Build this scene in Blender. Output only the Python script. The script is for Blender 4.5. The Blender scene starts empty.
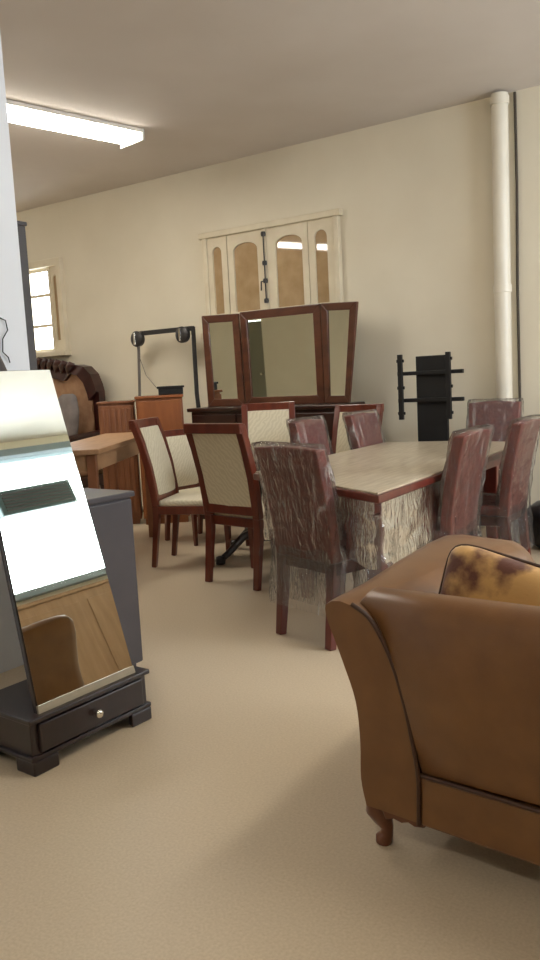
import bpy, bmesh, math, random
from math import sin, cos, pi, radians, atan2, hypot
from mathutils import Vector, Matrix, noise

random.seed(7)
SC = bpy.context.scene
COL = SC.collection

# ------------------------------------------------------------------ room frame
RA = radians(-35.0)                      # back wall direction
U = Vector((cos(RA), sin(RA), 0))        # along the back wall, to the right
N = Vector((-sin(RA), cos(RA), 0))       # towards the back wall
DW = 6.43                                # camera to back wall
CEIL = 3.35
W0 = N * DW


def R(s, t, z=0.0):                      # point s along the wall, t in front of it
    return W0 + U * s - N * t + Vector((0, 0, z))


# ------------------------------------------------------------------ helpers
def tag(o, label=None, cat=None, group=None, kind=None):
    if label: o['label'] = label
    if cat: o['category'] = cat
    if group: o['group'] = group
    if kind: o['kind'] = kind
    return o


def thing(name, label, cat, loc=(0, 0, 0), rz=0.0, group=None):
    o = bpy.data.objects.new(name, None)
    COL.objects.link(o)
    o.empty_display_size = 0.1
    o.location = loc
    o.rotation_euler = (0, 0, rz)
    return tag(o, label, cat, group)


def copy_thing(root, loc, rz, label, scale=(1, 1, 1), group=None):
    r = root.copy(); COL.objects.link(r)
    r.location = loc; r.rotation_euler = (0, 0, rz); r.scale = scale
    r['label'] = label
    if group: r['group'] = group
    for ch in list(root.children):
        c = ch.copy(); COL.objects.link(c); c.parent = r
        for g in list(ch.children):
            d = g.copy(); COL.objects.link(d); d.parent = c
    return r


class MB:
    def __init__(self):
        self.v = []; self.f = []

    def add(self, vs, fs):
        b = len(self.v)
        self.v += [Vector(p) for p in vs]
        self.f += [[b + i for i in f] for f in fs]
        return self

    def hexa(self, p):                   # bottom 4 ccw, top 4 ccw
        return self.add(p, [(3, 2, 1, 0), (4, 5, 6, 7), (0, 1, 5, 4), (1, 2, 6, 5), (2, 3, 7, 6), (3, 0, 4, 7)])

    def box(self, x0, x1, y0, y1, z0, z1, M=None):
        p = [(x0, y0, z0), (x1, y0, z0), (x1, y1, z0), (x0, y1, z0), (x0, y0, z1), (x1, y0, z1), (x1, y1, z1), (x0, y1, z1)]
        if M: p = [M @ Vector(q) for q in p]
        return self.hexa(p)

    def loft(self, rings, cap=True, close=True):
        n = len(rings[0]); vs = [p for r in rings for p in r]; fs = []
        for i in range(len(rings) - 1):
            for j in range(n if close else n - 1):
                k = (j + 1) % n
                fs.append((i * n + j, i * n + k, (i + 1) * n + k, (i + 1) * n + j))
        if cap:
            fs.append(tuple(reversed(range(n))))
            fs.append(tuple((len(rings) - 1) * n + j for j in range(n)))
        return self.add(vs, fs)

    def prism(self, poly, z0, z1, fn=None):
        fn = fn or (lambda x, y, z: (x, y, z))
        return self.loft([[fn(x, y, z0) for x, y in poly], [fn(x, y, z1) for x, y in poly]])

    def path(self, pts, w, d=None, ref=(0, 1, 0), n=4):
        """bar swept along pts; w across, d along ref; w,d may be lists; n=4 square, else round"""
        pts = [Vector(p) for p in pts]; rings = []
        ws = w if isinstance(w, (list, tuple)) else [w] * len(pts)
        ds = d if isinstance(d, (list, tuple)) else [d if d is not None else w] * len(pts) if d is not None else ws
        ref = Vector(ref)
        for i, p in enumerate(pts):
            t = (pts[min(i + 1, len(pts) - 1)] - pts[max(i - 1, 0)]).normalized()
            rf = ref if abs(t.dot(ref)) < 0.95 else Vector((1, 0, 0)) if abs(t.x) < 0.9 else Vector((0, 0, 1))
            a = t.cross(rf).normalized(); b = a.cross(t).normalized() * -1
            if n == 4:
                off = [(-.5, -.5), (.5, -.5), (.5, .5), (-.5, .5)]
            else:
                off = [(.5 * cos(2 * pi * k / n), .5 * sin(2 * pi * k / n)) for k in range(n)]
            rings.append([p + a * (ws[i] * q[0]) + b * (ds[i] * q[1]) for q in off])
        return self.loft(rings)

    def lathe(self, prof, n=20, c=(0, 0, 0), axis='z'):
        rings = []
        for r, h in prof:
            ring = []
            for k in range(n):
                x, y = r * cos(2 * pi * k / n), r * sin(2 * pi * k / n)
                q = (x, y, h) if axis == 'z' else (x, h, y) if axis == 'y' else (h, x, y)
                ring.append(Vector(q) + Vector(c))
            rings.append(ring)
        return self.loft(rings)

    def build(self, name, m, parent=None, smooth=None, bevel=0.0, loc=None, rz=None, seg=2, sub=0):
        me = bpy.data.meshes.new(name)
        me.from_pydata([tuple(p) for p in self.v], [], self.f)
        bm = bmesh.new(); bm.from_mesh(me)
        bmesh.ops.recalc_face_normals(bm, faces=bm.faces)
        bm.to_mesh(me); bm.free()
        me.materials.append(m)
        if smooth:
            me.shade_smooth()
            if smooth < 180: me.set_sharp_from_angle(angle=radians(smooth))
        o = bpy.data.objects.new(name, me); COL.objects.link(o)
        if parent: o.parent = parent
        if loc is not None: o.location = loc
        if rz is not None: o.rotation_euler = (0, 0, rz)
        if bevel:
            b = o.modifiers.new('bevel', 'BEVEL'); b.width = bevel; b.segments = seg; b.limit_method = 'ANGLE'; b.angle_limit = radians(40)
        if sub:
            s = o.modifiers.new('sub', 'SUBSURF'); s.levels = sub; s.render_levels = sub
        return o


def cushion(w, h, d, p=4.0, nu=28, nv=16, wob=0.0, pinch=0.0):
    """soft box: width x, height z, depth y, centred"""
    mb = MB(); rings = []
    def sp(c_, e): return math.copysign(abs(c_) ** e, c_)
    for i in range(nv + 1):
        phi = -pi / 2 + pi * i / nv; ring = []
        for k in range(nu):
            th = 2 * pi * k / nu
            e = 2 / p
            r = max(sp(cos(phi), 0.8), 0.02)
            x = sp(cos(th), e) * w / 2; z = sp(sin(th), e) * h / 2
            rr = r ** 0.45
            q = Vector((x * rr, sin(phi) * d / 2, z * rr))
            if pinch:
                q.y *= 1 - pinch * (abs(2 * x / w) ** 3 + abs(2 * z / h) ** 3) * .5
            if wob: q += noise.noise_vector(q * 6) * wob
            ring.append(q)
        rings.append(ring)
    mb.loft(rings)
    return mb


# ------------------------------------------------------------------ materials
def lin(c):
    return tuple(((x / 255) / 12.92 if x / 255 <= 0.04045 else ((x / 255 + 0.055) / 1.055) ** 2.4) for x in c) + (1.0,)


def mat(name, rgb, rough=0.5, metal=0.0, rgb2=None, scale=8.0, bump=0.0, bscale=60.0, coat=0.0, sheen=0.0, kind='noise', stretch=(1, 1, 1), spec=None):
    m = bpy.data.materials.new(name); m.use_nodes = True
    nt = m.node_tree; b = nt.nodes['Principled BSDF']; L = nt.links.new
    b.inputs['Base Color'].default_value = lin(rgb)
    b.inputs['Roughness'].default_value = rough; b.inputs['Metallic'].default_value = metal
    b.inputs['Coat Weight'].default_value = coat
    b.inputs['Sheen Weight'].default_value = sheen
    if spec is not None: b.inputs['Specular IOR Level'].default_value = spec
    tc = nt.nodes.new('ShaderNodeTexCoord'); mp = nt.nodes.new('ShaderNodeMapping')
    mp.inputs['Scale'].default_value = stretch
    L(tc.outputs['Object'], mp.inputs['Vector'])
    if rgb2:
        if kind == 'wave':
            t = nt.nodes.new('ShaderNodeTexWave'); t.inputs['Scale'].default_value = scale; t.inputs['Distortion'].default_value = 6; t.inputs['Detail'].default_value = 1.5; t.inputs['Detail Scale'].default_value = 1.2
            t.bands_direction = 'DIAGONAL'; out = t.outputs['Fac']
        elif kind == 'voronoi':
            t = nt.nodes.new('ShaderNodeTexVoronoi'); t.inputs['Scale'].default_value = scale; out = t.outputs['Distance']
        else:
            t = nt.nodes.new('ShaderNodeTexNoise'); t.inputs['Scale'].default_value = scale; t.inputs['Detail'].default_value = 5; out = t.outputs['Fac']
        L(mp.outputs['Vector'], t.inputs['Vector'])
        r = nt.nodes.new('ShaderNodeValToRGB')
        r.color_ramp.elements[0].position = 0.3; r.color_ramp.elements[1].position = 0.7
        r.color_ramp.elements[0].color = lin(rgb); r.color_ramp.elements[1].color = lin(rgb2)
        L(out, r.inputs['Fac']); L(r.outputs['Color'], b.inputs['Base Color'])
    if bump:
        t2 = nt.nodes.new('ShaderNodeTexNoise'); t2.inputs['Scale'].default_value = bscale; t2.inputs['Detail'].default_value = 3
        L(mp.outputs['Vector'], t2.inputs['Vector'])
        bp = nt.nodes.new('ShaderNodeBump'); bp.inputs['Strength'].default_value = bump; bp.inputs['Distance'].default_value = 0.01
        L(t2.outputs['Fac'], bp.inputs['Height']); L(bp.outputs['Normal'], b.inputs['Normal'])
    return m


def emit(name, rgb, strength):
    m = bpy.data.materials.new(name); m.use_nodes = True; nt = m.node_tree
    b = nt.nodes['Principled BSDF']
    b.inputs['Base Color'].default_value = lin(rgb)
    b.inputs['Emission Color'].default_value = lin(rgb); b.inputs['Emission Strength'].default_value = strength
    return m


def film(name, tint, base, streak, scale=9.0, bstr=1.0):
    """clear wrinkled packing film: mostly see-through, painted white streaks for haze and glints and glossy creases"""
    m = bpy.data.materials.new(name); m.use_nodes = True; nt = m.node_tree; L = nt.links.new
    nt.nodes.clear(); nd = nt.nodes.new
    out = nd('ShaderNodeOutputMaterial'); tc = nd('ShaderNodeTexCoord'); mp = nd('ShaderNodeMapping')
    mp.inputs['Rotation'].default_value = (0.75, 0.75, 0.3); mp.inputs['Scale'].default_value = (1.3, 1.3, 0.3)
    L(tc.outputs['Object'], mp.inputs['Vector'])
    n1 = nd('ShaderNodeTexNoise'); n1.inputs['Scale'].default_value = scale; n1.inputs['Detail'].default_value = 6; n1.inputs['Roughness'].default_value = 0.65; n1.inputs['Distortion'].default_value = 1.2
    L(mp.outputs['Vector'], n1.inputs['Vector'])
    rp = nd('ShaderNodeValToRGB'); e = rp.color_ramp.elements
    e[0].position = 0.56; e[0].color = (base,) * 3 + (1,)
    e[1].position = 0.76; e[1].color = (streak,) * 3 + (1,)  # glints painted in as whiter, more opaque streaks
    L(n1.outputs['Fac'], rp.inputs['Fac'])
    n2 = nd('ShaderNodeTexNoise'); n2.inputs['Scale'].default_value = 22; n2.inputs['Detail'].default_value = 4; n2.inputs['Distortion'].default_value = 1.5
    L(mp.outputs['Vector'], n2.inputs['Vector'])
    bp = nd('ShaderNodeBump'); bp.inputs['Strength'].default_value = bstr; bp.inputs['Distance'].default_value = 0.03
    L(n2.outputs['Fac'], bp.inputs['Height'])
    tr = nd('ShaderNodeBsdfTransparent'); tr.inputs['Color'].default_value = (0.97, 0.965, 0.96, 1)
    pb = nd('ShaderNodeBsdfPrincipled'); pb.inputs['Base Color'].default_value = lin(tint); pb.inputs['Roughness'].default_value = 0.22
    pb.inputs['Specular IOR Level'].default_value = 0.9
    L(bp.outputs['Normal'], pb.inputs['Normal'])
    gl = nd('ShaderNodeBsdfGlossy'); gl.inputs['Roughness'].default_value = 0.09; L(bp.outputs['Normal'], gl.inputs['Normal'])
    fr = nd('ShaderNodeFresnel'); fr.inputs['IOR'].default_value = 1.36; L(bp.outputs['Normal'], fr.inputs['Normal'])
    mx = nd('ShaderNodeMixShader'); L(rp.outputs['Color'], mx.inputs['Fac']); L(tr.outputs[0], mx.inputs[1]); L(pb.outputs[0], mx.inputs[2])
    mx2 = nd('ShaderNodeMixShader'); L(fr.outputs[0], mx2.inputs['Fac']); L(mx.outputs[0], mx2.inputs[1]); L(gl.outputs[0], mx2.inputs[2])
    L(mx2.outputs[0], out.inputs['Surface'])
    return m


def damask():
    m = mat('gold_damask', (200, 156, 92), .6, rgb2=(92, 44, 20), scale=8, sheen=.2, bump=.1, bscale=90)
    r = next(n for n in m.node_tree.nodes if n.type == 'VALTORGB')
    r.color_ramp.elements[0].position = .46; r.color_ramp.elements[1].position = .60
    return m


M = {
    'wall': mat('wall_paint', (230, 222, 202), .8, rgb2=(222, 213, 192), scale=1.5, bump=.06, bscale=90),
    'white_wall': mat('white_wall_paint', (226, 230, 236), .7, rgb2=(220, 224, 230), scale=2),
    'ceiling': mat('ceiling_paint', (214, 207, 200), .9, rgb2=(206, 198, 190), scale=1.2, bump=.05, bscale=50),
    'floor': mat('floor_stone', (206, 189, 163), .42, rgb2=(192, 174, 147), scale=120, bump=.02, bscale=80),
    'cherry': mat('cherry_wood', (110, 48, 29), .3, rgb2=(86, 34, 21), scale=5, stretch=(4, 4, .6), coat=.3),
    'red_wood': mat('red_brown_wood', (108, 44, 32), .3, rgb2=(78, 28, 22), scale=5, stretch=(4, 4, .6), coat=.2),
    'maroon': mat('maroon_upholstery', (132, 58, 44), .45, rgb2=(106, 42, 33), scale=30),
    'walnut': mat('walnut_wood', (98, 56, 36), .32, rgb2=(72, 38, 24), scale=4, stretch=(1, 3, 3), coat=.2),
    'dark_walnut': mat('dark_walnut_wood', (58, 30, 22), .3, rgb2=(42, 20, 15), scale=4, stretch=(1, 3, 3), coat=.2),
    'wenge': mat('dark_wenge_wood', (38, 22, 22), .3, rgb2=(26, 15, 16), scale=6, stretch=(4, 4, .6), coat=.3),
    'slate': mat('dark_slate_lacquer', (74, 70, 74), .4, rgb2=(64, 60, 64), scale=3, coat=.2),
    'grey': mat('dark_grey_laminate', (78, 75, 76), .5, rgb2=(68, 65, 66), scale=3),
    'cream': mat('cream_patterned_fabric', (212, 202, 176), .85, rgb2=(202, 191, 164), scale=18, kind='wave', sheen=.2, bump=.1, bscale=120),
    'tan': mat('tan_wood', (172, 134, 98), .4, rgb2=(152, 114, 80), scale=4, stretch=(1, 5, 3)),
    'oak': mat('orange_brown_wood', (150, 90, 50), .4, rgb2=(128, 74, 40), scale=4, stretch=(4, 4, .7)),
    'panel': mat('brown_wall_panelling', (158, 126, 94), .5, rgb2=(142, 110, 80), scale=4, stretch=(4, 4, .7)),
    'brown': mat('mid_brown_wood', (136, 88, 58), .45, rgb2=(112, 68, 42), scale=5, stretch=(6, 3, .7)),
    'black': mat('black_metal', (14, 14, 15), .45),
    'black_matte': mat('black_matte_board', (9, 9, 10), .6),
    'steel': mat('grey_steel', (120, 114, 108), .35, metal=.7),
    'gunmetal': mat('dark_gunmetal', (62, 60, 60), .4, metal=.5),
    'chrome': mat('polished_chrome', (225, 222, 216), .12, metal=1),
    'mirror': mat('mirror_silver', (232, 236, 226), .015, metal=1),
    'door': mat('grey_green_door_paint', (132, 130, 112), .5),
    'bevel_beige': mat('bevel_reflection_beige', (150, 138, 116), .4, metal=.3),  # beige stands in for the reflection in the glass bevel
    'brass': mat('aged_brass', (150, 120, 70), .35, metal=.8),
    'pvc': mat('white_plastic_pipe', (226, 220, 204), .4, rgb2=(216, 209, 192), scale=3),
    'frame_paint': mat('cream_window_paint', (224, 214, 190), .55, rgb2=(212, 200, 174), scale=6),
    'tan_glass': mat('tan_frosted_glass', (186, 160, 124), .03, rgb2=(166, 138, 102), scale=7, spec=.8),
    'dark_cable': mat('dark_cable_sheath', (70, 62, 52), .8),  # the wall cable's own dark brown
    'bronze': mat('bronze_satin', (118, 80, 43), .33, rgb2=(104, 68, 35), scale=10, sheen=.05, bump=.05, bscale=240),
    'bronze_dark': mat('dark_bronze_piping', (62, 36, 20), .5),
    'leg_wood': mat('carved_leg_wood', (104, 56, 28), .3, rgb2=(78, 40, 20), scale=8, coat=.3),
    'damask': damask(),
    'tuft': mat('tan_tufted_fabric', (170, 132, 100), .7, rgb2=(148, 110, 82), scale=12),
    'white_fabric': mat('white_pillow_fabric', (222, 216, 200), .85, rgb2=(206, 198, 180), scale=8),
    'grey_fabric': mat('grey_pillow_fabric', (132, 124, 120), .85, rgb2=(112, 104, 102), scale=10),
    'mahogany': mat('mahogany_carved', (60, 24, 20), .3, rgb2=(40, 14, 12), scale=12, coat=.3),
    'pale_top': mat('pale_grained_table_top', (204, 192, 170), .32, rgb2=(172, 156, 132), scale=6, stretch=(1, 11, 1), coat=.25),
    'lamp': emit('lamp_diffuser', (255, 249, 236), 26.0),
    'lamp_body': mat('lamp_housing', (228, 224, 214), .5),
    'bag': mat('black_plastic_bag', (16, 17, 20), .3, bump=.6, bscale=14),
    'upvc': mat('grey_window_bar', (120, 132, 138), .5),
    'ac': mat('dark_teal_panel', (62, 82, 84), .5),
    'film': film('clear_packing_film', (246, 238, 234), .045, .85, 6, .9),
    'film_haze': film('hazy_packing_film', (222, 214, 206), .1, .6, 7, .6),
    'film_skirt': film('hanging_packing_film', (214, 206, 198), .05, .4, 6, .28),
}
# clear glass and frosted glass
def glass(name, fac, tint):
    m = bpy.data.materials.new(name); m.use_nodes = True; nt = m.node_tree; L = nt.links.new
    b = nt.nodes['Principled BSDF']; b.inputs['Base Color'].default_value = lin(tint); b.inputs['Roughness'].default_value = .05
    t = nt.nodes.new('ShaderNodeBsdfTransparent'); mx = nt.nodes.new('ShaderNodeMixShader'); mx.inputs['Fac'].default_value = fac
    L(t.outputs[0], mx.inputs[1]); L(b.outputs[0], mx.inputs[2]); L(mx.outputs[0], nt.nodes['Material Output'].inputs['Surface'])
    return m
M['glass'] = glass('clear_window_glass', .06, (235, 240, 240))
M['frost'] = glass('blue_grey_transom_glass', .55, (150, 172, 178))

# ------------------------------------------------------------------ room shell (built in the room frame: x = s, y = -t)
def struct(name, mb, m, **k):
    o = mb.build(name, m, loc=W0, rz=RA, **k)
    return tag(o, kind='structure')

SL, SR, TB = -11.6, 2.2, 10.6
TBAY = 8.6
struct('floor', MB().box(SL - .2, SR + .2, -TB - .2, .2, -.1, 0), M['floor'])
struct('ceiling', MB().box(SL - .2, SR + .2, -TB - .2, .2, CEIL, CEIL + .1), M['ceiling'])
# back wall with openings: far left window, and the big bright one outside the frame
def wall_with_holes(mb, s0, s1, holes, y0=0.0, y1=.2):
    xs = s0
    for a, b, z0, z1 in holes:
        mb.box(xs, a, y0, y1, 0, CEIL)
        mb.box(a, b, y0, y1, 0, z0); mb.box(a, b, y0, y1, z1, CEIL)
        xs = b
    mb.box(xs, s1, y0, y1, 0, CEIL)
    return mb
FW = (-8.10, -7.22, 1.74, 2.70)
BW = (.02, 3.3, 1.66, 3.2)
struct('wall_back', wall_with_holes(MB(), SL, SR, [FW]), M['wall'])
wr_ = wall_with_holes(MB(), 0, TB, [BW]).build('wall_right', M['wall'], loc=R(SR, 0), rz=RA - pi / 2); tag(wr_, kind='structure')   # local x = distance from the back wall
struct('wall_front', MB().box(-3.3, SR, -TB - .2, -TB, 0, CEIL), M['wall'])
struct('wall_far_left', wall_with_holes(MB(), SL, SL + .0, []) .box(SL - .2, SL, -TBAY, 0, 0, CEIL), M['wall'])
struct('wall_left', MB().box(-3.42, -3.22, -TB, -3.80, 0, CEIL), M['white_wall'])
bay = MB()
bay.box(SL, -11.3, -TBAY - .2, -TBAY, 0, CEIL).box(-10.2, -3.42, -TBAY - .2, -TBAY, 0, CEIL).box(-11.3, -10.2, -TBAY - .2, -TBAY, 2.15, CEIL)
struct('wall_bay', bay, M['wall'])
d1 = struct('door_1', MB().box(-11.29, -10.21, -TBAY - .12, -TBAY - .07, 0, 2.14), M['door'], bevel=.004)
hd = MB().lathe([(.012, 0), (.012, .05), (.025, .055), (.025, .075), (.008, .08)], 12, (-10.3, -TBAY - .07, 1.0), 'y').build('door_handle', M['chrome'], d1, smooth=40)

# ---- window_1: cream painted shutters with four arched tan panes above the mirror
def arch(x0, x1, z0, z1, rise, n=12):
    pts = [(x0, z0), (x1, z0)]
    for i in range(n + 1):
        a = pi * i / n
        pts.append(((x0 + x1) / 2 + (x1 - x0) / 2 * cos(a), z1 - rise + rise * sin(a)))
    return pts
def frame_with_arch(mb, X0, X1, Z0, Z1, arc, y0, y1):
    """board between the outer rectangle and an arched hole: quads around the hole"""
    n = len(arc); cx = sum(p[0] for p in arc) / n; cz = sum(p[1] for p in arc) / n
    outer = []
    for x, z in arc:
        dx, dz = x - cx, z - cz
        k = min(((X1 - cx) / dx if dx > 1e-6 else (X0 - cx) / dx if dx < -1e-6 else 9e9), ((Z1 - cz) / dz if dz > 1e-6 else (Z0 - cz) / dz if dz < -1e-6 else 9e9))
        outer.append((cx + dx * k, cz + dz * k))
    # snap nearest samples to the rectangle's corners
    for C in ((X0, Z0), (X1, Z0), (X1, Z1), (X0, Z1)):
        i = min(range(n), key=lambda j: hypot(outer[j][0] - C[0], outer[j][1] - C[1])); outer[i] = C
    for i in range(n):
        j = (i + 1) % n
        a, b, c_, d = outer[i], outer[j], arc[j], arc[i]
        mb.hexa([(a[0], y0, a[1]), (b[0], y0, b[1]), (c_[0], y0, c_[1]), (d[0], y0, d[1]),
                 (a[0], y1, a[1]), (b[0], y1, b[1]), (c_[0], y1, c_[1]), (d[0], y1, d[1])])

WX0, WX1, WZ0, WZ1 = -5.07, -3.66, 1.78, 2.67
w1 = MB()
w1.box(WX0 - .05, WX0, -.06, .0, WZ0 - .05, WZ1 + .06).box(WX1, WX1 + .05, -.06, .0, WZ0 - .05, WZ1 + .06)
w1.box(WX0 - .08, WX1 + .08, -.075, 0, WZ1 + .0, WZ1 + .055).box(WX0 - .1, WX1 + .1, -.1, 0, WZ0 - .06, WZ0)
w1o = struct('window_1', w1, M['frame_paint'], bevel=.006)
leafs = [(WX0, -4.83), (-4.83, -4.395), (-4.375, -3.925), (-3.925, WX1)]
panes = [(-5.01, -4.90), (-4.76, -4.48), (-4.28, -3.99), (-3.86, -3.73)]
for (a, b), (p, q) in zip(leafs, panes):
    m_ = MB(); rise = min(.07, (q - p) / 2)
    ar = arch(p, q, 1.95, 2.58, rise)
    frame_with_arch(m_, a + .004, b - .004, WZ0, WZ1, ar, -.045, -.01)
    lf = m_.build('window_frame', M['frame_paint'], w1o)
    MB().prism(ar, 0, .004, lambda x, z, y: (x, -.02 - y, z)).build('pane', M['tan_glass'], lf)
# astragal and espagnolette bolt at the meeting stiles
MB().box(-4.40, -4.37, -.06, -.045, WZ0, WZ1).build('window_trim', M['frame_paint'], w1o, bevel=.004)
bolt = MB().path([(-4.385, -.075, 2.0), (-4.385, -.075, 2.64)], .012, n=8)
for z in (2.02, 2.2, 2.36, 2.62): bolt.lathe([(.02, -.02), (.024, 0), (.02, .02)], 10, (-4.385, -.072, z))
bolt.path([(-4.385, -.08, 2.2), (-4.40, -.12, 2.19), (-4.40, -.125, 2.11)], .014, n=8)
bolt.build('window_bolt', M['gunmetal'], w1o, smooth=40)

# ---- window_2: far left, one leaf open to the daylight, the other shut and tan
a, b, z0, z1 = FW
w2 = MB().box(a - .06, a + .02, -.05, .12, z0 - .06, z1 + .06).box(b - .02, b + .06, -.05, .12, z0 - .06, z1 + .06).box(a, b, -.05, .12, z1 - .02, z1 + .06).box(a - .08, b + .08, -.09, .12, z0 - .06, z0)
w2.box(-7.40, -7.37, -.02, .03, z0, z1)
w2o = struct('window_2', w2, M['frame_paint'], bevel=.005)
m_ = MB(); ar = arch(-7.34, -7.255, z0 + .12, z1 - .12, .05); frame_with_arch(m_, -7.37, b - .01, z0, z1 - .02, ar, -.01, .02)
lf = m_.build('window_frame', M['frame_paint'], w2o)
MB().prism(ar, 0, .004, lambda x, z, y: (x, .005 + y, z)).build('pane', M['tan_glass'], lf)
fr = MB()
for p in ((a + .02, a + .06), (-7.80, -7.76), (-7.43, -7.40)): fr.box(p[0], p[1], 0, .03, z0, z1 - .02)
for zz in (z0, z0 + .28, z0 + .62, z1 - .06): fr.box(a + .02, -7.40, 0, .03, zz, zz + .035)
lf = fr.build('window_frame', M['frame_paint'], w2o)
MB().box(a + .02, -7.40, .012, .018, z0, z1 - .02).build('pane', M['glass'], lf)

# ---- window_3: the big bright shop window to the right of the frame (seen in the cheval mirror)
a, b, z0, z1 = BW
w3 = MB().box(a - .06, a + .04, -.04, .16, z0 - .05, z1 + .05).box(b - .04, b + .06, -.04, .16, z0 - .05, z1 + .05).box(a, b, -.04, .16, z1 - .03, z1 + .05).box(a - .06, b + .06, -.08, .16, z0 - .05, z0 + .02)
w3o = tag(w3.build('window_3', M['upvc'], loc=R(SR, 0), rz=RA - pi / 2, bevel=.004), kind='structure')
MB().box(a + .04, b - .04, .05, .056, z0 + .02, 2.9).build('pane', M['glass'], w3o)
MB().box(a + .04, b - .04, .05, .056, 2.9, z1 - .03).build('transom_pane', M['frost'], w3o)
ac = thing('ventilation_box', 'dark teal ventilation box set high in the bright window on the right wall', 'ventilation box', R(SR, .58), RA - pi / 2)
MB().box(0, .95, -.06, .14, 2.50, 2.78).build('casing', M['ac'], ac, bevel=.01)
g_ = MB()
for i in range(6): g_.box(.06, .89, -.072, -.06, 2.54 + i * .036, 2.555 + i * .036)
g_.build('grille', M['slate'], ac)
# wooden panelling below that window
pn = MB().box(0.01, 4.2, -.04, 0, .1, 1.52).box(0.01, 4.2, -.055, 0, 1.52, 1.56).box(0.01, 4.2, -.055, 0, 0, .1)
for i in range(4): pn.box(.06 + i * 1.05, 1.0 + i * 1.05, -.05, -.04, .2, 1.42)
tag(pn.build('trim_1', M['panel'], loc=R(SR, 0), rz=RA - pi / 2, bevel=.006), kind='structure')

# ---- drain pipe and the thin cable beside it
pp = thing('drain_pipe', 'tall white plastic pipe running up the back wall to the ceiling', 'pipe', R(-2.165, .085), RA)
MB().lathe([(.062, 0), (.062, CEIL - .02)], 24).build('pipe', M['pvc'], pp, smooth=40)
for z in (.5, 1.9, 3.28): MB().lathe([(.06, z - .03), (.07, z - .028), (.07, z + .028), (.06, z + .03)], 24).build('collar', M['pvc'], pp, smooth=40)
cb = MB(); cb.path([(0, 0, .02), (.004, 0, .9), (-.003, 0, 1.9), (.003, 0, 2.7), (-.004, 0, CEIL - .01)], .022, n=8)
tag(cb.build('wall_cable', M['dark_cable'], loc=R(-2.068, .015), rz=RA, smooth=60), 'thin dark cable running up the wall just right of the white pipe', 'cable')

# ---- ceiling lights
def lamp(label, s, t, rz, L_=1.5, g='fluorescent ceiling lights'):
    o = thing('ceiling_light', label, 'ceiling light', R(s, t, CEIL), RA + rz, g)
    h = MB().box(-.15, .15, -L_ / 2, L_ / 2, -.03, 0); h.box(-.155, .155, -L_ / 2 - .02, -L_ / 2, -.09, 0).box(-.155, .155, L_ / 2, L_ / 2 + .02, -.09, 0)
    h.build('housing', M['lamp_body'], o, bevel=.004)
    prof = [(-.14, -.03)] + [(.14 * cos(pi + pi * i / 10), -.03 - .055 * sin(pi * i / 10)) for i in range(1, 10)] + [(.14, -.03)]
    MB().loft([[(x, y, z) for x, z in prof] for y in (-L_ / 2, L_ / 2)]).build('diffuser', M['lamp'], o, smooth=40)
    return o
lamp('glowing fluorescent light on the ceiling at the upper left', -5.02, 2.40, radians(-10), 2.3)
lamp('fluorescent ceiling light seen as a bar in the arched window panes', -6.95, 4.62, radians(22), 1.3)
lamp('added fill light deep in the bay to the left, outside the frame', -9.4, 2.2, radians(90), 1.5)  # no lamp known here; added to brighten the bay walls
lamp('added fill light above and behind the camera', -.6, 7.6, radians(90), 1.5)  # unseen lamp added to light the foreground floor
lamp('added fill light over the pale wrapped table, above the frame', -.2, 3.2, radians(-10), 1.5)  # extra lamp out of view, put in for brightness

# ------------------------------------------------------------------ sofa (bronze, seen from behind)
so = thing('bronze_sofa', 'bronze satin sofa with flared scroll arm seen from behind, at the right foreground', 'sofa', (.18, 2.19, 0), radians(-40))
OUT = [(.062, .125), (.047, .2), (.049, .31), (.039, .426), (.001, .533), (-.043, .64), (-.052, .675)]
INN = [(.222, .125), (.225, .25), (.213, .341), (.192, .446), (.165, .537), (.131, .613), (.088, .672), (.036, .700)]
def dense(P, n=4):
    r = []
    for i in range(len(P) - 1):
        p0, p1, p2, p3 = P[max(i - 1, 0)], P[i], P[i + 1], P[min(i + 2, len(P) - 1)]
        for k in range(n):
            t = k / n
            r.append(tuple(.5 * (2 * b + (c_ - a) * t + (2 * a - 5 * b + 4 * c_ - d) * t * t + (3 * b - a - 3 * c_ + d) * t ** 3) for a, b, c_, d in zip(p0, p1, p2, p3)))
    return r + [P[-1]]
OUT = dense(OUT); INN = dense(INN)
def arm_ring(y, sh, grow, dz):
    pts = []
    for x, z in OUT: pts.append((x + sh * (z - .12) / .55, z + dz * (z - .12) / .55))
    top = [(-.05, .69), (-.03, .703), (.0, .707)]
    for x, z in top: pts.append((x + sh, z + dz))
    for x, z in reversed(INN):
        k = (z - .12) / .58
        pts.append((x + sh * k * .6 + grow * k, z + dz * k))
    return [(x, y, z) for x, z in pts]
rings = [arm_ring(0.012, 0, 0, 0), arm_ring(0.0, .004, -.004, 0)][:1] + [arm_ring(.2, -.02, .02, .0), arm_ring(.45, -.055, .06, .01), arm_ring(.7, -.08, .11, .02), arm_ring(.82, -.085, .13, .02)]
# rounded front end
def shrink(ring, k, y):
    cx = sum(p[0] for p in ring) / len(ring); cz = sum(p[2] for p in ring) / len(ring)
    return [(cx + (p[0] - cx) * k, y, cz + (p[2] - cz) * k) for p in ring]
rings += [shrink(arm_ring(.82, -.085, .13, .02), k, y) for k, y in ((.97, .88), (.88, .92), (.7, .945))]
rings = [shrink(rings[0], .985, -.012)] + rings
MB().loft(rings).build('arm', M['bronze'], so, smooth=50)
# piping between arm end and back
pip = MB().path([(x + .004, -.012, z) for x, z in INN], .013, n=8)
pip.build('piping', M['bronze_dark'], so, smooth=60)
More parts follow.
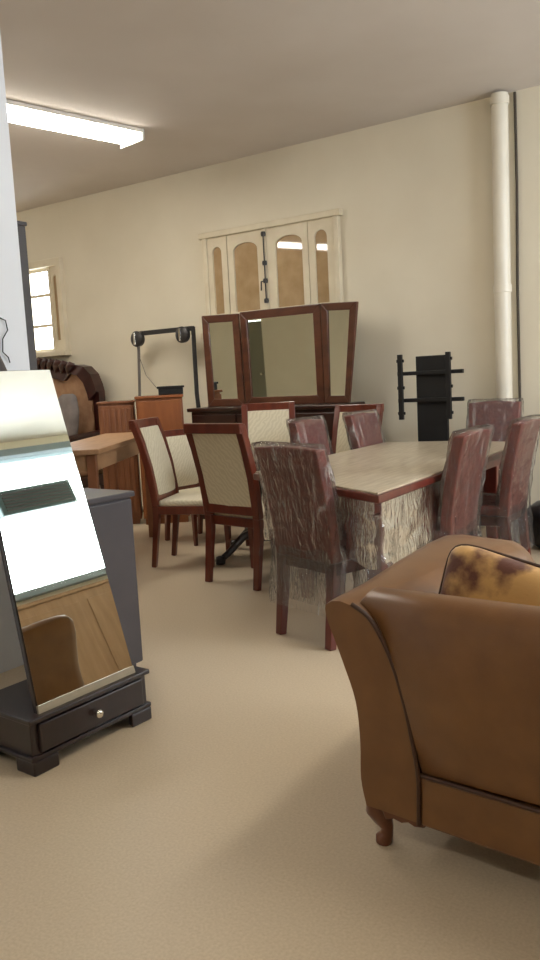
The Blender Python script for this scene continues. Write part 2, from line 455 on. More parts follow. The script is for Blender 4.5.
# back: bulged slab whose left edge follows the piping; wide roll at the top
WID = 1.95
def back_ring(x_of_z, f):
    pts = []
    prof = [(.0, .268), (-.012, .33), (-.02, .42), (-.02, .52), (-.012, .6), (.002, .66), (.02, .70), (.05, .722), (.09, .728), (.13, .715), (.165, .68), (.185, .6), (.2, .45), (.2, .268)]
    for y, z in prof: pts.append((x_of_z(z), y * f[0] + f[1], z * f[2] + f[3]))
    return pts
def innx(z):
    P = INN
    if z <= P[0][1]: return P[0][0]
    for (x0, z0), (x1, z1) in zip(P, P[1:]):
        if z <= z1: return x0 + (x1 - x0) * (z - z0) / (z1 - z0)
    return P[-1][0] + .01
bk = [back_ring(lambda z: innx(z) + .004, (.92, .008, 1, -.004)), back_ring(lambda z: innx(z) + .012, (1, 0, 1, 0))]
for k in range(1, 9):
    f = k / 8
    bk.append(back_ring(lambda z, f=f: (innx(z) + .012) * (1 - f) + f * (WID - innx(z)), (1, 0, 1, .012 * sin(pi * f))))
MB().loft(bk).build('backrest', M['bronze'], so, smooth=60)
br = MB().box(.228, WID - .23, -.008, .7, .122, .262); br.build('base_rail', M['bronze'], so, bevel=.008)
MB().path([(.23, -.008, .265), (WID - .23, -.008, .265)], .012, n=8).build('piping', M['bronze_dark'], so, smooth=60)
MB().box(.24, WID - .24, .12, .86, .262, .35).build('seat', M['bronze'], so, bevel=.03, seg=3)
for sx in (1,):
    MB().loft([[(WID - p[0], p[1], p[2]) for p in r] for r in rings]).build('arm', M['bronze'], so, smooth=50)
def cab_leg(x, y, dx, dy):
    pts = [(0, 0, .14), (.012, .006, .118), (.014, .008, .10), (.004, .004, .075), (-.006, 0, .05), (-.004, 0, .028), (.004, .002, .014), (.006, .004, 0)]
    mb = MB().path([(x + p[0] * dx, y + p[1] * dy, p[2]) for p in pts], [.07, .08, .076, .056, .036, .036, .05, .044], n=12, ref=(1, 0, 0))
    return mb
for x, y, dx, dy in ((.085, .045, -1, -1), (WID - .085, .045, 1, -1), (.06, .8, -1, 1), (WID - .06, .8, 1, 1)):
    cab_leg(x, y, dx, dy).build('leg', M['leg_wood'], so, smooth=50)
ap = MB()
ap.prism([(.10, .128), (.24, .128), (.235, .112), (.205, .106), (.185, .112), (.165, .104), (.14, .108), (.115, .098)], .0, .03, lambda x, z, y: (x, y, z))
ap.build('carved_apron', M['leg_wood'], so, bevel=.004)

cu = cushion(.62, .38, .15, 9, pinch=.25, wob=.008)
cuo = cu.build('gold_cushion', M['damask'], smooth=180)
sm = Matrix.Translation((.18, 2.19, 0)) @ Matrix.Rotation(radians(-40), 4, 'Z') @ Matrix.Translation((.43, .30, .580)) @ Matrix.Rotation(radians(-10), 4, 'X') @ Matrix.Rotation(radians(11), 4, 'Y')
cuo.matrix_world = sm
cp = []
for k in range(80):
    a = 2 * pi * k / 80; e = 2 / 9
    cp.append((math.copysign(abs(cos(a)) ** e, cos(a)) * .31, 0, math.copysign(abs(sin(a)) ** e, sin(a)) * .19))
MB().path(cp + cp[:1], .012, n=8).build('piping', M['bronze_dark'], cuo, smooth=60)
tag(cuo, 'gold damask throw cushion with dark brown blotches propped inside the sofa back', 'cushion')

# ------------------------------------------------------------------ cheval mirror on a drawer base
ANG = radians(53); LEAN = radians(15)
cm = thing('cheval_mirror', 'tall leaning dressing mirror on a dark one-drawer base, at the left', 'mirror', (-.855, 2.675, 0), ANG)
BWID, BDEP = .55, .34                     # local x along the front, +y away to the back
b_ = MB().box(0, BWID, .012, BDEP, .055, .19).box(-.012, BWID + .012, -.004, BDEP + .012, .185, .203).box(-.012, BWID + .012, 0, BDEP + .012, .05, .068)
b_.build('base', M['wenge'], cm, bevel=.004)
dr = MB().box(.03, BWID - .03, -.004, .02, .075, .178).build('drawer', M['wenge'], cm, bevel=.005)
MB().lathe([(.006, 0), (.006, .012), (.015, .016), (.017, .024), (.012, .032), (.002, .034)], 16, (BWID * .5, -.004, .13), 'y').build('knob', M['chrome'], dr, smooth=50)
for k in dr.children: k.scale = (1, -1, 1); k.location = (0, -.008, 0)
for x in (.0, BWID):
    for y in (.0, BDEP):
        sx = 1 if x == 0 else -1; sy = 1 if y == 0 else -1
        f_ = MB().prism([(x - .008 * sx, y - .004 * sy), (x + .1 * sx, y - .004 * sy), (x + .085 * sx, y + .03 * sy), (x + .03 * sx, y + .09 * sy), (x - .008 * sx, y + .1 * sy)], 0, .052)
        f_.build('foot', M['wenge'], cm, bevel=.006)
ML, MW = 1.235, .53
MM = Matrix.Translation((BWID / 2, .02, .203)) @ Matrix.Rotation(-LEAN, 4, 'X')
def taper(x0, x1, y0, y1, z0, z1, g=0.0):
    def L(z): return -MW / 2 + .035 + .05 * z + g
    def Rr(z): return MW / 2 - .034 - .03 * z / ML - g
    p = []
    for z in (z0, z1):
        p += [(L(z), y0, z), (Rr(z), y0, z), (Rr(z), y1, z), (L(z), y1, z)]
    return MB().hexa([MM @ Vector(q) for q in p])
bd = taper(0, 0, .006, .024, 0, ML).build('mirror_board', M['wenge'], cm)
gl = taper(0, 0, 0, .005, .028, ML - .003, .004).build('mirror_glass', M['mirror'], bd)
taper(0, 0, -.004, .006, 0, .028, .001).build('bevel_edge', M['bevel_beige'], bd)  # bevelled bottom of the glass, its reflection painted beige
MB().box(-.03, .03, .03, .06, -.0, .5, Matrix.Translation((BWID / 2, .16, .2)) @ Matrix.Rotation(radians(-1), 4, 'X')).build('rear_strut', M['wenge'], cm)

# dark cabinet right behind it
ch = thing('dark_cabinet', 'plain dark grey cabinet standing right behind the leaning mirror', 'cabinet', (-.955, 3.215, 0), ANG)
MB().box(.20, .55, .01, .40, .05, .82).box(.19, .562, -.008, .41, .82, .845).box(.22, .53, .03, .38, 0, .05).build('carcass', M['slate'], ch, bevel=.004)
d = MB().box(.21, .54, -.006, .012, .06, .81).build('door', M['slate'], ch, bevel=.004)
MB().lathe([(.006, 0), (.014, -.018), (.014, -.026), (.003, -.03)], 12, (.25, -.006, .5), 'y').build('knob', M['gunmetal'], d, smooth=50)

# dark wardrobe just past the end of the white wall
wd = thing('dark_wardrobe', 'tall dark grey wardrobe standing past the end of the white wall', 'wardrobe', (-1.605, 4.89, 0), RA)
MB().box(-1.2, 0, 0, .34, .08, 2.31).box(-1.18, -.02, .03, .32, 0, .08).box(-1.21, .008, -.012, .35, 2.31, 2.335).build('carcass', M['grey'], wd, bevel=.005)
for i in range(2):
    d = MB().box(-1.19 + i * .6, -.61 + i * .6, -.02, -.001, .1, 2.29).build('door', M['grey'], wd, bevel=.004)
    MB().path([(-.65 + i * .1, -.045, 1.0), (-.65 + i * .1, -.045, 1.25)], .014, n=8).path([(-.65 + i * .1, -.045, 1.02), (-.65 + i * .1, -.02, 1.02)], .01, n=6).path([(-.65 + i * .1, -.045, 1.23), (-.65 + i * .1, -.02, 1.23)], .01, n=6).build('handle', M['chrome'], d, smooth=40)

# wire and small bag hung on the white wall
def onleft(a, h, z): return Vector((-1.13, 4.0, 0)) - N * a + U * h + Vector((0, 0, z))
wr = MB().path([onleft(.16, .006, 1.66), onleft(.125, .012, 1.645), onleft(.12, .015, 1.60), onleft(.15, .012, 1.56), onleft(.155, .01, 1.5), onleft(.13, .015, 1.475), onleft(.12, .01, 1.45)], .006, n=6)
tag(wr.build('hanging_wire', M['black'], smooth=60), 'loose black wire dangling on the white wall above the leaning mirror', 'wire')
bgm = MB()
rr = []
for i in range(9):
    f = i / 8; w_ = .19 * (1 - .75 * f ** 2); d_ = .05 * (1 - .5 * f)
    rr.append([onleft(.30 + w_ * cos(2 * pi * k / 14), .055 + d_ * sin(2 * pi * k / 14), 1.12 + .44 * f) for k in range(14)])
bgo = thing('hanging_bag', 'dark bag hung on the white wall at the left edge, behind the leaning mirror', 'bag')
bgm.loft(rr).build('body', M['slate'], bgo, smooth=60)
MB().path([onleft(.27, .055, 1.555), onleft(.28, .05, 1.63), onleft(.30, .03, 1.66), onleft(.32, .05, 1.63), onleft(.33, .055, 1.555)], .012, n=6).build('strap', M['slate'], bgo, smooth=60)
MB().path([onleft(.30, 0, 1.65), onleft(.30, .035, 1.65), onleft(.30, .04, 1.67)], .012, n=8).build('hook', M['steel'], bgo, smooth=60)

# ------------------------------------------------------------------ sideboard with the triple mirror
sb = thing('sideboard', 'long dark walnut sideboard under the triple mirror at the back wall', 'sideboard', R(-4.2, .03), RA)
x0, x1 = -.84, .75
MB().box(x0, x1, -.44, 0, .1, 1.03).build('carcass', M['dark_walnut'], sb, bevel=.006)
MB().box(x0 - .03, x1 + .03, -.47, .0, 1.03, 1.065).build('top', M['dark_walnut'], sb, bevel=.008)
MB().box(x0 + .03, x1 - .03, -.41, -.02, 0, .1).build('plinth', M['dark_walnut'], sb)
for i in range(3):
    d = MB().box(x0 + .02 + i * .525, x0 + .53 + i * .525, -.46, -.44, .14, .76).build('door', M['dark_walnut'], sb, bevel=.006)
    MB().lathe([(.006, 0), (.016, -.02), (.016, -.028), (.003, -.032)], 12, (x0 + .47 + i * .525, -.46, .5), 'y').build('knob', M['brass'], d, smooth=50)
    d = MB().box(x0 + .02 + i * .525, x0 + .53 + i * .525, -.46, -.44, .79, 1.0).build('drawer', M['dark_walnut'], sb, bevel=.006)
    MB().lathe([(.006, 0), (.016, -.02), (.016, -.028), (.003, -.032)], 12, (x0 + .27 + i * .525, -.46, .9), 'y').build('knob', M['brass'], d, smooth=50)

def quad_panel(parent, q, fw, th, nrm):
    """q = bl, br, tr, tl outer corners (front plane); nrm = towards the viewer"""
    q = [Vector(p) for p in q]; nrm = Vector(nrm)
    w = ((q[1] - q[0]).length + (q[2] - q[3]).length) / 2; h = ((q[3] - q[0]).length + (q[2] - q[1]).length) / 2
    def bl(u, v): return (q[0] * (1 - u) + q[1] * u) * (1 - v) + (q[3] * (1 - u) + q[2] * u) * v
    a, b = fw / w, fw / h
    inn = [bl(a, b), bl(1 - a, b), bl(1 - a, 1 - b), bl(a, 1 - b)]
    mb = MB()
    for i in range(4):
        j = (i + 1) % 4
        mb.hexa([q[i], q[j], inn[j], inn[i], q[i] - nrm * th, q[j] - nrm * th, inn[j] - nrm * th, inn[i] - nrm * th])
    fr = mb.build('frame', M['walnut'], parent, bevel=.006)
    g = [p - nrm * th * .45 for p in inn]
    c = sum(g, Vector()) / 4
    gg = [p + (p - c).normalized() * .004 for p in g]
    MB().hexa([*[p - nrm * .006 for p in gg], *gg]).build('mirror_glass', M['mirror'], fr)
tm = thing('triple_mirror', 'triple walnut framed dressing mirror standing on the long sideboard', 'mirror', R(-4.2, .03), RA)
zb, zt = 1.066, 1.925
quad_panel(tm, [(-.375, -.20, zb), (.485, -.20, zb), (.49, -.22, zt), (-.375, -.22, zt)], .075, .035, (0, -1, 0))
quad_panel(tm, [(-.785, -.25, zb), (-.385, -.205, zb), (-.385, -.225, zt - .01), (-.785, -.27, zt)], .07, .03, (.11, -.99, 0))
quad_panel(tm, [(.49, -.205, zb), (.765, -.27, zb), (.90, -.31, zt - .025), (.50, -.225, zt)], .065, .03, (-.2, -.98, 0))

# ------------------------------------------------------------------ metal frame on the left of the sideboard
mf = thing('metal_frame_stand', 'dark metal frame stand with two round clamps, left of the triple mirror', 'metal frame', R(-5.52, .22), RA)
MB().path([(-.37, 0, 1.825), (.36, 0, 1.825)], .045, n=4).build('top_bar', M['gunmetal'], mf, bevel=.004)
MB().path([(-.44, 0, 0), (-.42, 0, 1.0), (-.365, 0, 1.82)], .03, n=10).build('post', M['steel'], mf, smooth=60)
MB().path([(.385, -.16, .02), (.38, -.05, .03), (.375, 0, .12), (.37, 0, 1.0), (.355, 0, 1.2), (.36, 0, 1.84)], .042, n=10).build('post', M['gunmetal'], mf, smooth=60)
for x in (-.34, .26):
    k = MB().lathe([(.02, .02), (.075, .015), (.08, -.03), (.06, -.045), (.03, -.05), (.0, -.05)], 18, (x, -.03, 1.77), 'y').build('clamp', M['gunmetal'], mf, smooth=40)
    MB().box(x - .012, x + .012, -.095, -.075, 1.71, 1.83).build('clamp_lever', M['chrome'], k, bevel=.004)
MB().path([(-.36, -.05, 1.75), (-.33, -.05, 1.6), (-.24, -.06, 1.4), (-.1, -.06, 1.26), (.06, -.06, 1.24)], .007, n=6).build('cable', M['steel'], mf, smooth=60)
MB().box(-.5, -.38, -.18, .14, 0, .03).build('foot', M['gunmetal'], mf, bevel=.005)

# two wooden cabinets and a box left of the sideboard
oc = thing('orange_cabinet', 'orange-brown wooden cabinet with plain front, in front of the metal frame', 'cabinet', (-.985, 7.62, 0), radians(7))
MB().box(-.215, .215, 0, .26, .06, 1.18).box(-.2, .2, .02, .24, 0, .06).build('carcass', M['oak'], oc, bevel=.006)
MB().box(-.225, .225, -.025, .265, 1.18, 1.205).build('top', M['oak'], oc, bevel=.006)
d = MB().box(-.2, .2, -.02, .0, .09, 1.16).build('door', M['oak'], oc, bevel=.006)
MB().lathe([(.006, 0), (.016, -.02), (.016, -.028), (.003, -.032)], 12, (.16, -.02, .7), 'y').build('knob', M['brass'], d, smooth=50)
bc = thing('brown_cabinet', 'mid-brown slatted wooden cabinet between the grey pillow and the orange-brown cabinet', 'cabinet', (-1.40, 7.66, 0), radians(7))
MB().box(-.16, .17, 0, .28, .05, 1.15).box(-.15, .15, .02, .26, 0, .05).box(-.17, .18, -.02, .285, 1.15, 1.17).build('carcass', M['brown'], bc, bevel=.005)
d = MB().box(-.15, .16, -.015, .0, .08, 1.13)
for i in range(6): d.box(-.14 + i * .05, -.11 + i * .05, -.025, -.015, .12, 1.1)
d = d.build('door', M['brown'], bc, bevel=.003)
MB().lathe([(.006, 0), (.015, -.02), (.003, -.03)], 12, (.14, -.025, .7), 'y').build('knob', M['brass'], d, smooth=50)
bx = thing('black_box', 'small black box lying on top of the orange-brown cabinet', 'box', (-.90, 7.73, 1.206), radians(7))
MB().box(-.10, .13, -.07, .07, 0, .06).build('body', M['black'], bx, bevel=.006)
MB().box(-.112, .142, -.08, .08, .06, .08).build('lid', M['black'], bx, bevel=.004)

# ------------------------------------------------------------------ TV stand
tv = thing('tv_mount_stand', 'black television mount stand with bracket arms against the back wall', 'tv stand', R(-2.62, .42), RA)
MB().box(-.125, .125, -.02, .02, .02, 1.42).build('post', M['black_matte'], tv, bevel=.004)
MB().box(-.3, .3, -.22, .2, 0, .02).build('base', M['black_matte'], tv, bevel=.006)
for z in (1.08, 1.29): MB().box(-.27, .27, -.055, -.02, z - .015, z + .015).build('bracket_arm', M['black'], tv, bevel=.003)
for x in (-.235, .165):
    h = MB().box(x - .018, x + .018, -.085, -.055, .93, 1.44)
    for z in (.98, 1.18, 1.39): h.box(x - .03, x + .03, -.075, -.056, z - .012, z + .012)
    h.build('bracket_rail', M['black'], tv, bevel=.003)

# black bag on the floor in the right corner
kb = MB(); rr = []
for i in range(13):
    f = i / 12
    r = .34 * (1 - abs(2 * f - .8) ** 3 * .45) if f < .95 else .12
    ring = []
    for k in range(26):
        th = 2 * pi * k / 26
        q = Vector((r * cos(th) * 1.15, r * sin(th) * .8, .42 * f))
        q += noise.noise_vector(q * 7) * .035 * min(1, f * 6); q.z = max(q.z, 0)
        ring.append(q)
    rr.append(ring)
kb.loft(rr)
tag(kb.build('black_bag', M['bag'], loc=R(-1.47, .52), rz=RA, smooth=70), 'black plastic bag slumped on the floor by the back wall at the right', 'bag')

# ------------------------------------------------------------------ settee in the far left corner
st = thing('carved_settee', 'carved dark mahogany settee with tan tufted back, in the far left corner', 'settee', R(-7.48, .12), RA)
H = .97
top = [(-.97, 1.26), (-.95, 1.34), (-.90, 1.45), (-.80, 1.535), (-.68, 1.56), (-.56, 1.53), (-.44, 1.55), (-.3, 1.585), (-.15, 1.64), (0, 1.66)]
top = top + [(-x, z) for x, z in reversed(top[:-1])]
inner = [(x * .90, min(z - .075, 1.40 + .07 * cos(x * 3)) if abs(x) < .6 else z - .09) for x, z in top]
cr = MB()
for i in range(len(top) - 1):
    a, b, c_, d_ = top[i], top[i + 1], inner[i + 1], inner[i]
    cr.hexa([(a[0], -.15, a[1]), (b[0], -.15, b[1]), (c_[0], -.175, c_[1]), (d_[0], -.175, d_[1]), (a[0], -.02, a[1]), (b[0], -.02, b[1]), (c_[0], -.02, c_[1]), (d_[0], -.02, d_[1])])
cr.box(-.97, -.875, -.11, -.02, .5, 1.27).box(.875, .97, -.11, -.02, .5, 1.27)
cro = cr.build('crest_frame', M['mahogany'], st, smooth=40)
lv = MB()
for i in range(-6, 7):                       # carved leaves along the crest
    x = i * .10; z = 1.60 + .045 * cos(x * 2.2) - abs(x) * .08; g_ = 1 if x >= 0 else -1
    lv.path([(x - .03 * g_, -.16, z - .10), (x, -.19, z - .04), (x + .05 * g_, -.19, z + .005), (x + .09 * g_, -.16, z + .0)], [.03, .085, .07, .02], [.02, .035, .03, .01], n=8)
lv.build('carved_leaves', M['mahogany'], cro, smooth=60)
tp = MB(); gx, gz = 30, 16; vs = []
for j in range(gz + 1):
    for i in range(gx + 1):
        x = -.88 + 1.76 * i / gx; z = .55 + (.93 - .1 * (abs(x) / .88) ** 4) * j / gz
        vs.append((x, -.115 - .03 * abs(sin(pi * (i / 3 + j / 4))) * abs(sin(pi * (i / 3 - j / 4))), z))
fs = [(j * (gx + 1) + i, j * (gx + 1) + i + 1, (j + 1) * (gx + 1) + i + 1, (j + 1) * (gx + 1) + i) for j in range(gz) for i in range(gx)]
tp.add(vs, fs); tp.box(-.88, .88, -.10, -.03, .5, 1.36)
tp.build('tufted_back', M['tuft'], st, smooth=80)
MB().box(-.9, .9, -.78, -.10, .36, .60).build('seat', M['tuft'], st, bevel=.05, seg=3)
MB().box(-.95, .95, -.80, -.06, .26, .37).build('seat_rail', M['mahogany'], st, bevel=.01)
for s_ in (-1, 1):
    MB().path([(s_ * .92, -.08, .82), (s_ * .95, -.4, .80), (s_ * .95, -.7, .78), (s_ * .95, -.79, .74), (s_ * .94, -.76, .6), (s_ * .93, -.76, .36)], .07, n=10).build('arm', M['mahogany'], st, smooth=50)
    for y in (-.74, -.08):
        MB().path([(s_ * .9, y, .28), (s_ * .92, y - .02, .18), (s_ * .9, y, .08), (s_ * .93, y - .02, 0)], [.08, .06, .04, .05], n=10, ref=(1, 0, 0)).build('leg', M['mahogany'], st, smooth=50)
def pillow(name, m, loc, rz, tilt, w, h, d, label):
    o = cushion(w, h, d, 4, pinch=.6, wob=.02).build(name, m, smooth=180)
    o.matrix_world = Matrix.Translation(loc) @ Matrix.Rotation(rz, 4, 'Z') @ Matrix.Rotation(tilt, 4, 'X')
    tag(o, label, 'pillow'); return o
pillow('white_pillow', M['white_fabric'], R(-7.11, .52, .87), RA, radians(-12), .42, .55, .18, 'white pillow propped on the carved settee')
pillow('grey_pillow', M['grey_fabric'], R(-6.73, .52, .93), RA, radians(-10), .32, .66, .18, 'grey pillow propped at the right end of the carved settee')

# ------------------------------------------------------------------ tan table (left, behind the dark cabinet)
tt = thing('tan_table', 'tan wooden table with square legs, between the dark grey cabinet and the carved settee', 'table', (-1.11, 5.35, 0), radians(85))
TL, TWD, TH = 1.72, .45, .91
MB().box(0, TL, 0, TWD, TH - .035, TH).build('table_top', M['tan'], tt, bevel=.006)
MB().box(.05, TL - .05, .05, .07, TH - .15, TH - .035).box(.05, TL - .05, TWD - .07, TWD - .05, TH - .15, TH - .035).box(.05, .07, .05, TWD - .05, TH - .15, TH - .035).box(TL - .07, TL - .05, .05, TWD - .05, TH - .15, TH - .035).build('apron', M['tan'], tt)
for x in (.04, TL - .10):
    for y in (.04, TWD - .10): MB().box(x, x + .06, y, y + .06, 0, TH - .035).build('leg', M['brown'], tt, bevel=.004)

# ------------------------------------------------------------------ round dining table between the cream chairs
rt = thing('pedestal_table', 'dark round pedestal dining table between the cream chairs', 'table', (-.06, 6.02, 0), .3)
MB().lathe([(.0, .725), (.40, .725), (.43, .735), (.44, .75), (.43, .762), (.0, .762)], 40).build('table_top', M['dark_walnut'], rt, smooth=40)
MB().lathe([(.07, .12), (.09, .16), (.12, .24), (.1, .34), (.06, .42), (.055, .56), (.09, .66), (.2, .725)], 20).build('pedestal', M['wenge'], rt, smooth=60)
for k in range(4):
    a = k * pi / 2 + .35
    f_ = MB().path([(.06 * cos(a), .06 * sin(a), .2), (.2 * cos(a), .2 * sin(a), .17), (.34 * cos(a), .34 * sin(a), .07), (.40 * cos(a), .40 * sin(a), .04)], [.07, .06, .05, .045], n=10, ref=(0, 0, 1))
    f_.lathe([(.0, 0), (.035, .008), (.04, .035), (.03, .06), (.0, .07)], 14, (.41 * cos(a), .41 * sin(a), 0))
    f_.build('foot', M['wenge'], rt, smooth=60)

# ------------------------------------------------------------------ cream chairs
def make_cream(label, loc, rz, group):
    o = thing('cream_dining_chair', label, 'chair', loc, rz, group)
    w = .43
    back = [(-.205, .45), (-.215, .55), (-.24, .72), (-.285, .9), (-.335, 1.05)]
    for s_ in (-1, 1):
        MB().path([(s_ * (w / 2 - .022), y, z) for y, z in [(-.25, 0), (-.225, .2), (-.205, .36), (-.205, .45)]], [.034, .038, .045, .045], [.04, .045, .05, .05], ref=(1, 0, 0)).build('leg', M['cherry'], o, bevel=.005)
        MB().path([(s_ * (w / 2 - .022), .19, 0), (s_ * (w / 2 - .022), .19, .40)], [.03, .045], ref=(1, 0, 0)).build('leg', M['cherry'], o, bevel=.005)
    fr = MB()
    for s_ in (-1, 1):
        fr.path([(s_ * (w / 2 - .022 + .012 * max(0, (z - .45))), y, z) for y, z in back], .05, .05, ref=(1, 0, 0))
    fr.box(-w / 2 - .008, w / 2 + .008, -.36, -.315, 1.0, 1.065)
    fr.path([(-w / 2 + .02, -.213, .50), (w / 2 - .02, -.213, .50)], .045, .06, ref=(0, 0, 1))
    fr.build('back_frame', M['cherry'], o, bevel=.006)
    # upholstered back follows the same curve
    rings = []
    ys = [(-.212, .52), (-.222, .6), (-.243, .72), (-.285, .88), (-.322, 1.005)]
    for y, z in ys:
        e = .0 if z in (.52, 1.005) else .006
        hw = w / 2 - .043
        rings.append([(-hw, y - .016 - e, z), (0, y - .022 - e, z), (hw, y - .016 - e, z), (hw, y + .02 + e, z), (0, y + .034 + e, z), (-hw, y + .02 + e, z)])
    MB().loft(rings).build('backrest', M['cream'], o, smooth=50)
    MB().box(-w / 2, w / 2, -.2, .215, .385, .445).build('seat_frame', M['cherry'], o, bevel=.006)
    MB().box(-w / 2 + .01, w / 2 - .01, -.185, .215, .44, .49).build('seat', M['cream'], o, bevel=.02, seg=3)
    return o
G1 = 'cream dining chairs around the dark pedestal table'
def fz(fx, fy): return atan2(-fx, fy)     # rotation that points local +y along (fx, fy)
cA = make_cream('cream upholstered cherry wood chair seen side-on, facing right, nearest the tan table', (-.575, 5.94, 0), fz(.966, -.26), G1)
copy_thing(cA, (-.11, 5.335, 0), fz(.668, .744), 'cream upholstered cherry wood chair seen from behind, beside the film-wrapped chair', (1.12, 1, .99), G1)
copy_thing(cA, (.0, 6.58, 0), fz(-.05, -1), 'cream upholstered chair facing the camera in front of the triple mirror', (1, 1, 1.04), G1)
copy_thing(cA, (-.61, 6.75, 0), fz(.67, -.74), 'low cream chair half hidden between the side-on chair and the chair seen from behind', (.9, .9, .86), G1)
copy_thing(cA, (.56, 6.38, 0), fz(-.574, -.82), 'cream chair at the right end of the sideboard, half hidden by a wrapped chair', (.95, 1, 1.0), G1)

# ------------------------------------------------------------------ film-wrapped table
TG = Vector((.537, .843, 0)); TW = Vector((.843, -.537, 0)); C0 = Vector((.477, 3.60, 0))
wt = thing('wrapped_table', 'long pale-topped dining table with red-brown edge, wrapped in clear film', 'table', C0, atan2(.843, .537))
# local x = along the table (away), y = to the left (= -TW)
LEN, WD, SK = 2.46, 1.08, .63
poly = [(0, 0), (LEN, 0), (LEN + .10, WD * .5), (LEN, WD), (SK, WD)]
def inset(poly, d):
    n = len(poly); r = []
    for i in range(n):
        p0, p1, p2 = Vector(poly[i - 1]), Vector(poly[i]), Vector(poly[(i + 1) % n])
        a = (p1 - p0).normalized(); b = (p2 - p1).normalized()
        n1 = Vector((-a.y, a.x)); n2 = Vector((-b.y, b.x)); m_ = (n1 + n2)
        r.append(p1 + m_ * (d / (1 + n1.dot(n2))))
    return [(p.x, p.y) for p in r]
MB().prism(poly, .735, .772).build('table_edge', M['red_wood'], wt, bevel=.005)
MB().prism(inset(poly, .012), .772, .782).build('table_top', M['pale_top'], wt, bevel=.003)
MB().prism(inset(poly, .12), .65, .735).build('apron', M['red_wood'], wt)
for x, y in ((.30, .16), (LEN - .3, .16), (LEN - .3, WD - .2), (SK + .22, WD - .2)):
    MB().path([(x, y, 0), (x, y, .2), (x, y, .65)], [.06, .075, .10], ref=(1, 0, 0)).build('leg', M['red_wood'], wt, bevel=.008)

def crumple(mb, amp, freq, seed=0.0):
    for p in mb.v:
        q = p * freq + Vector((seed, seed * 1.7, seed * .3))
        p += noise.noise_vector(q) * amp + noise.noise_vector(q * 2.7) * amp * .5
    return mb
# film hanging round the near end of the table
def curtain(pts, ztop, zbot, n=40, m_=14, amp=.02, seed=0, inw=.1, close=False):
    L_ = [0]
    P = [Vector((x, y, 0)) for x, y in pts]
    for a, b in zip(P, P[1:]): L_.append(L_[-1] + (b - a).length)
    rows = []
    for j in range(m_ + 1):
        f = j / m_; row = []
        for i in range(n + 1):
            d = L_[-1] * i / n
            k = max(q for q in range(len(P) - 1) if L_[q] <= d + 1e-9)
            u_ = (d - L_[k]) / max(1e-6, L_[k + 1] - L_[k]); p = P[k].lerp(P[k + 1], u_)
            zb = zbot + .10 * noise.noise(Vector((d * 4, seed, 0)))
            q = Vector((p.x, p.y, ztop + (zb - ztop) * f))
            q += noise.noise_vector(Vector((d * 9 + seed, f * 5, seed))) * amp * min(1, f * 4)
            row.append(q)
        rows.append(row)
    mb = MB(); mb.loft(rows, cap=False, close=False)
    return mb
e0 = inset(poly, -.004)
cz = curtain([(e0[4][0] - .03 + (e0[0][0] - e0[4][0]) * .12, e0[4][1] + (e0[0][1] - e0[4][1]) * .12), e0[0], ((e0[0][0] + .9), e0[0][1])], .737, .42, seed=3.1, amp=.016)
cz.build('film_skirt', M['film_skirt'], wt, smooth=180)
wl = MB(); rr = []
for i in range(16):
    f = i / 15; r = .13 - .04 * sin(f * 3) + .03 * f
    rr.append([Vector((.30 + r * 1.3 * cos(2 * pi * k / 22), .16 + r * sin(2 * pi * k / 22), .12 + .55 * f)) for k in range(22)])
crumple(wl.loft(rr, cap=False), .035, 9, 1.3).build('leg_film', M['film_haze'], wt, smooth=180)

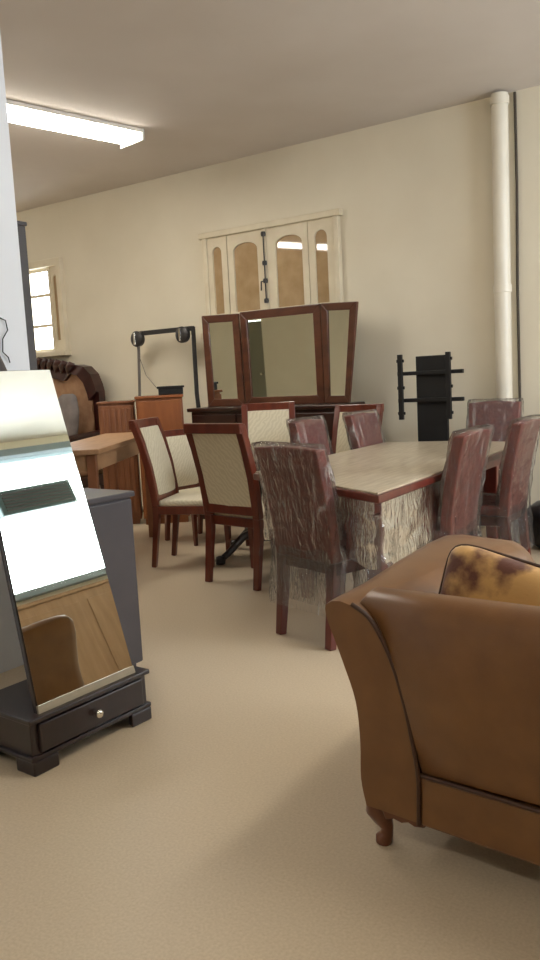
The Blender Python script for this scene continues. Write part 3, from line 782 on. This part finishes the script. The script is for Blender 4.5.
# ------------------------------------------------------------------ film-wrapped chairs
def make_wrapped(label, loc, rz, group):
    o = thing('wrapped_dining_chair', label, 'chair', loc, rz, group)
    w = .43
    back = [(-.19, .42), (-.20, .55), (-.225, .72), (-.26, .88), (-.285, .975)]
    for s_ in (-1, 1):
        MB().path([(s_ * (w / 2 - .03), y, z) for y, z in [(-.235, 0), (-.21, .2), (-.19, .42)]], [.042, .048, .055], ref=(1, 0, 0)).build('leg', M['red_wood'], o, bevel=.005)
        MB().path([(s_ * (w / 2 - .03), .20, 0), (s_ * (w / 2 - .03), .20, .38)], [.036, .05], ref=(1, 0, 0)).build('leg', M['red_wood'], o, bevel=.005)
    rings = []
    for i, (y, z) in enumerate(back):
        hw = w / 2 + .005 * i - .006
        rings.append([(-hw, y - .03, z), (0, y - .036, z + (.012 if i == 4 else 0)), (hw, y - .03, z), (hw, y + .03, z), (0, y + .03, z + (.012 if i == 4 else 0)), (-hw, y + .03, z)])
    MB().loft(rings).build('backrest', M['maroon'], o, smooth=30, bevel=.006)
    MB().box(-w / 2, w / 2, -.2, .225, .36, .42).build('seat_frame', M['red_wood'], o, bevel=.006)
    MB().box(-w / 2, w / 2, -.18, .235, .42, .485).build('seat', M['maroon'], o, bevel=.022, seg=3)
    # film round the back, down over the rear legs
    prof = [(-.215, .17), (-.21, .3)] + back + [(-.29, 1.0)]
    rr = []
    nz = 34
    for i in range(nz + 1):
        z = .17 + (1.0 - .17) * i / nz
        for (ya, za), (yb, zb) in zip(prof, prof[1:]):
            if za <= z <= zb + 1e-6: y = ya + (yb - ya) * (z - za) / (zb - za); break
        hw, hd = w / 2 + .026, .050
        if i == nz: hw, hd = w / 2 + .018, .040
        ring = []
        for k in range(28):
            a = 2 * pi * k / 28
            cx_, sy_ = math.copysign(abs(cos(a)) ** .22, cos(a)), math.copysign(abs(sin(a)) ** .22, sin(a))
            ring.append(Vector((hw * cx_, y + hd * sy_, z)))
        rr.append(ring)
    mb = MB().loft(rr, cap=False)
    n_ = len(mb.v); mb.f.append([n_ - 28 + k for k in range(28)])
    crumple(mb, .008, 13, 2.0)
    mb.build('back_film', M['film'], o, smooth=180)
    rr = []
    for i in range(12):
        z = .27 + (.50 - .27) * i / 11
        hw, hd = w / 2 + .03, .25
        if i == 11: hw, hd = w / 2 - .02, .20
        ring = []
        for k in range(36):
            a = 2 * pi * k / 36
            cx_, sy_ = math.copysign(abs(cos(a)) ** .3, cos(a)), math.copysign(abs(sin(a)) ** .3, sin(a))
            ring.append(Vector((hw * cx_, .02 + hd * sy_, z)))
        rr.append(ring)
    mb = MB().loft(rr, cap=False); n_ = len(mb.v); mb.f.append([n_ - 36 + k for k in range(36)])
    crumple(mb, .016, 9, 5.0)
    mb.build('seat_film', M['film'], o, smooth=180)
    return o
G2 = 'film-wrapped dining chairs around the pale table'
D_ = make_wrapped('nearest film-wrapped maroon chair seen from behind, at the near end of the pale table', (.315, 4.115, 0), fz(.777, .629), G2)
copy_thing(D_, (.51, 5.55, 0), fz(.84, -.54), 'film-wrapped chair on the far side of the pale table, nearer the cream chairs', (.85, 1, 1.03), G2)
copy_thing(D_, (.95, 6.07, 0), fz(.84, -.54), 'film-wrapped chair on the far side of the pale table, in front of the sideboard end', (.95, 1, 1.03), G2)
copy_thing(D_, (1.57, 5.95, 0), fz(-.537, -.843), 'film-wrapped chair at the far end of the pale table, below the white pipe', (.85, 1, 1.07), G2)
copy_thing(D_, (.84, 4.45, 0), fz(-.843, .537), 'film-wrapped chair on the right side of the pale table, just beyond the sofa', (1, 1, 1), G2)
copy_thing(D_, (1.33, 5.10, 0), fz(-.843, .537), 'film-wrapped chair on the right side of the table, next to the black bag', (1, 1, 1), G2)

# ------------------------------------------------------------------ light and camera
w = bpy.data.worlds.new('world'); SC.world = w; w.use_nodes = True
w.node_tree.nodes['Background'].inputs['Color'].default_value = (.86, .93, 1.0, 1)
w.node_tree.nodes['Background'].inputs['Strength'].default_value = 16.0
def portal(loc, rz, sx, sz):
    l = bpy.data.lights.new('window_portal', 'AREA'); l.shape = 'RECTANGLE'; l.size = sx; l.size_y = sz
    l.cycles.is_portal = True
    o = bpy.data.objects.new('window_portal', l); COL.objects.link(o)
    o.location = loc; o.rotation_euler = (radians(-90), 0, rz)
portal(R(SR + .22, (BW[0] + BW[1]) / 2, (BW[2] + BW[3]) / 2), RA - pi / 2, BW[1] - BW[0], BW[3] - BW[2])
portal(R((FW[0] + FW[1]) / 2, -.22, (FW[2] + FW[3]) / 2), RA, FW[1] - FW[0], FW[3] - FW[2])

cam = bpy.data.cameras.new('camera'); co = bpy.data.objects.new('camera', cam); COL.objects.link(co)
cam.sensor_fit = 'VERTICAL'; cam.sensor_height = 36.0; cam.lens = 36.0 * 820.0 / 960.0
cam.clip_start = .05; cam.clip_end = 100
p, r = radians(7.15), radians(3.0)
F = Vector((0, cos(p), -sin(p))); U0 = Vector((0, sin(p), cos(p))); R0 = Vector((1, 0, 0))
cr_ = R0 * cos(r) - U0 * sin(r); cu_ = R0 * sin(r) + U0 * cos(r)
mw = Matrix((cr_, cu_, -F)).transposed().to_4x4(); mw.translation = (0, 0, 1.32)
co.matrix_world = mw
SC.camera = co

SC.view_settings.view_transform = 'Standard'
SC.view_settings.look = 'None'
SC.view_settings.exposure = 0.12
SC.cycles.use_denoising = True
SC.cycles.transparent_max_bounces = 32
SC.cycles.max_bounces = 12
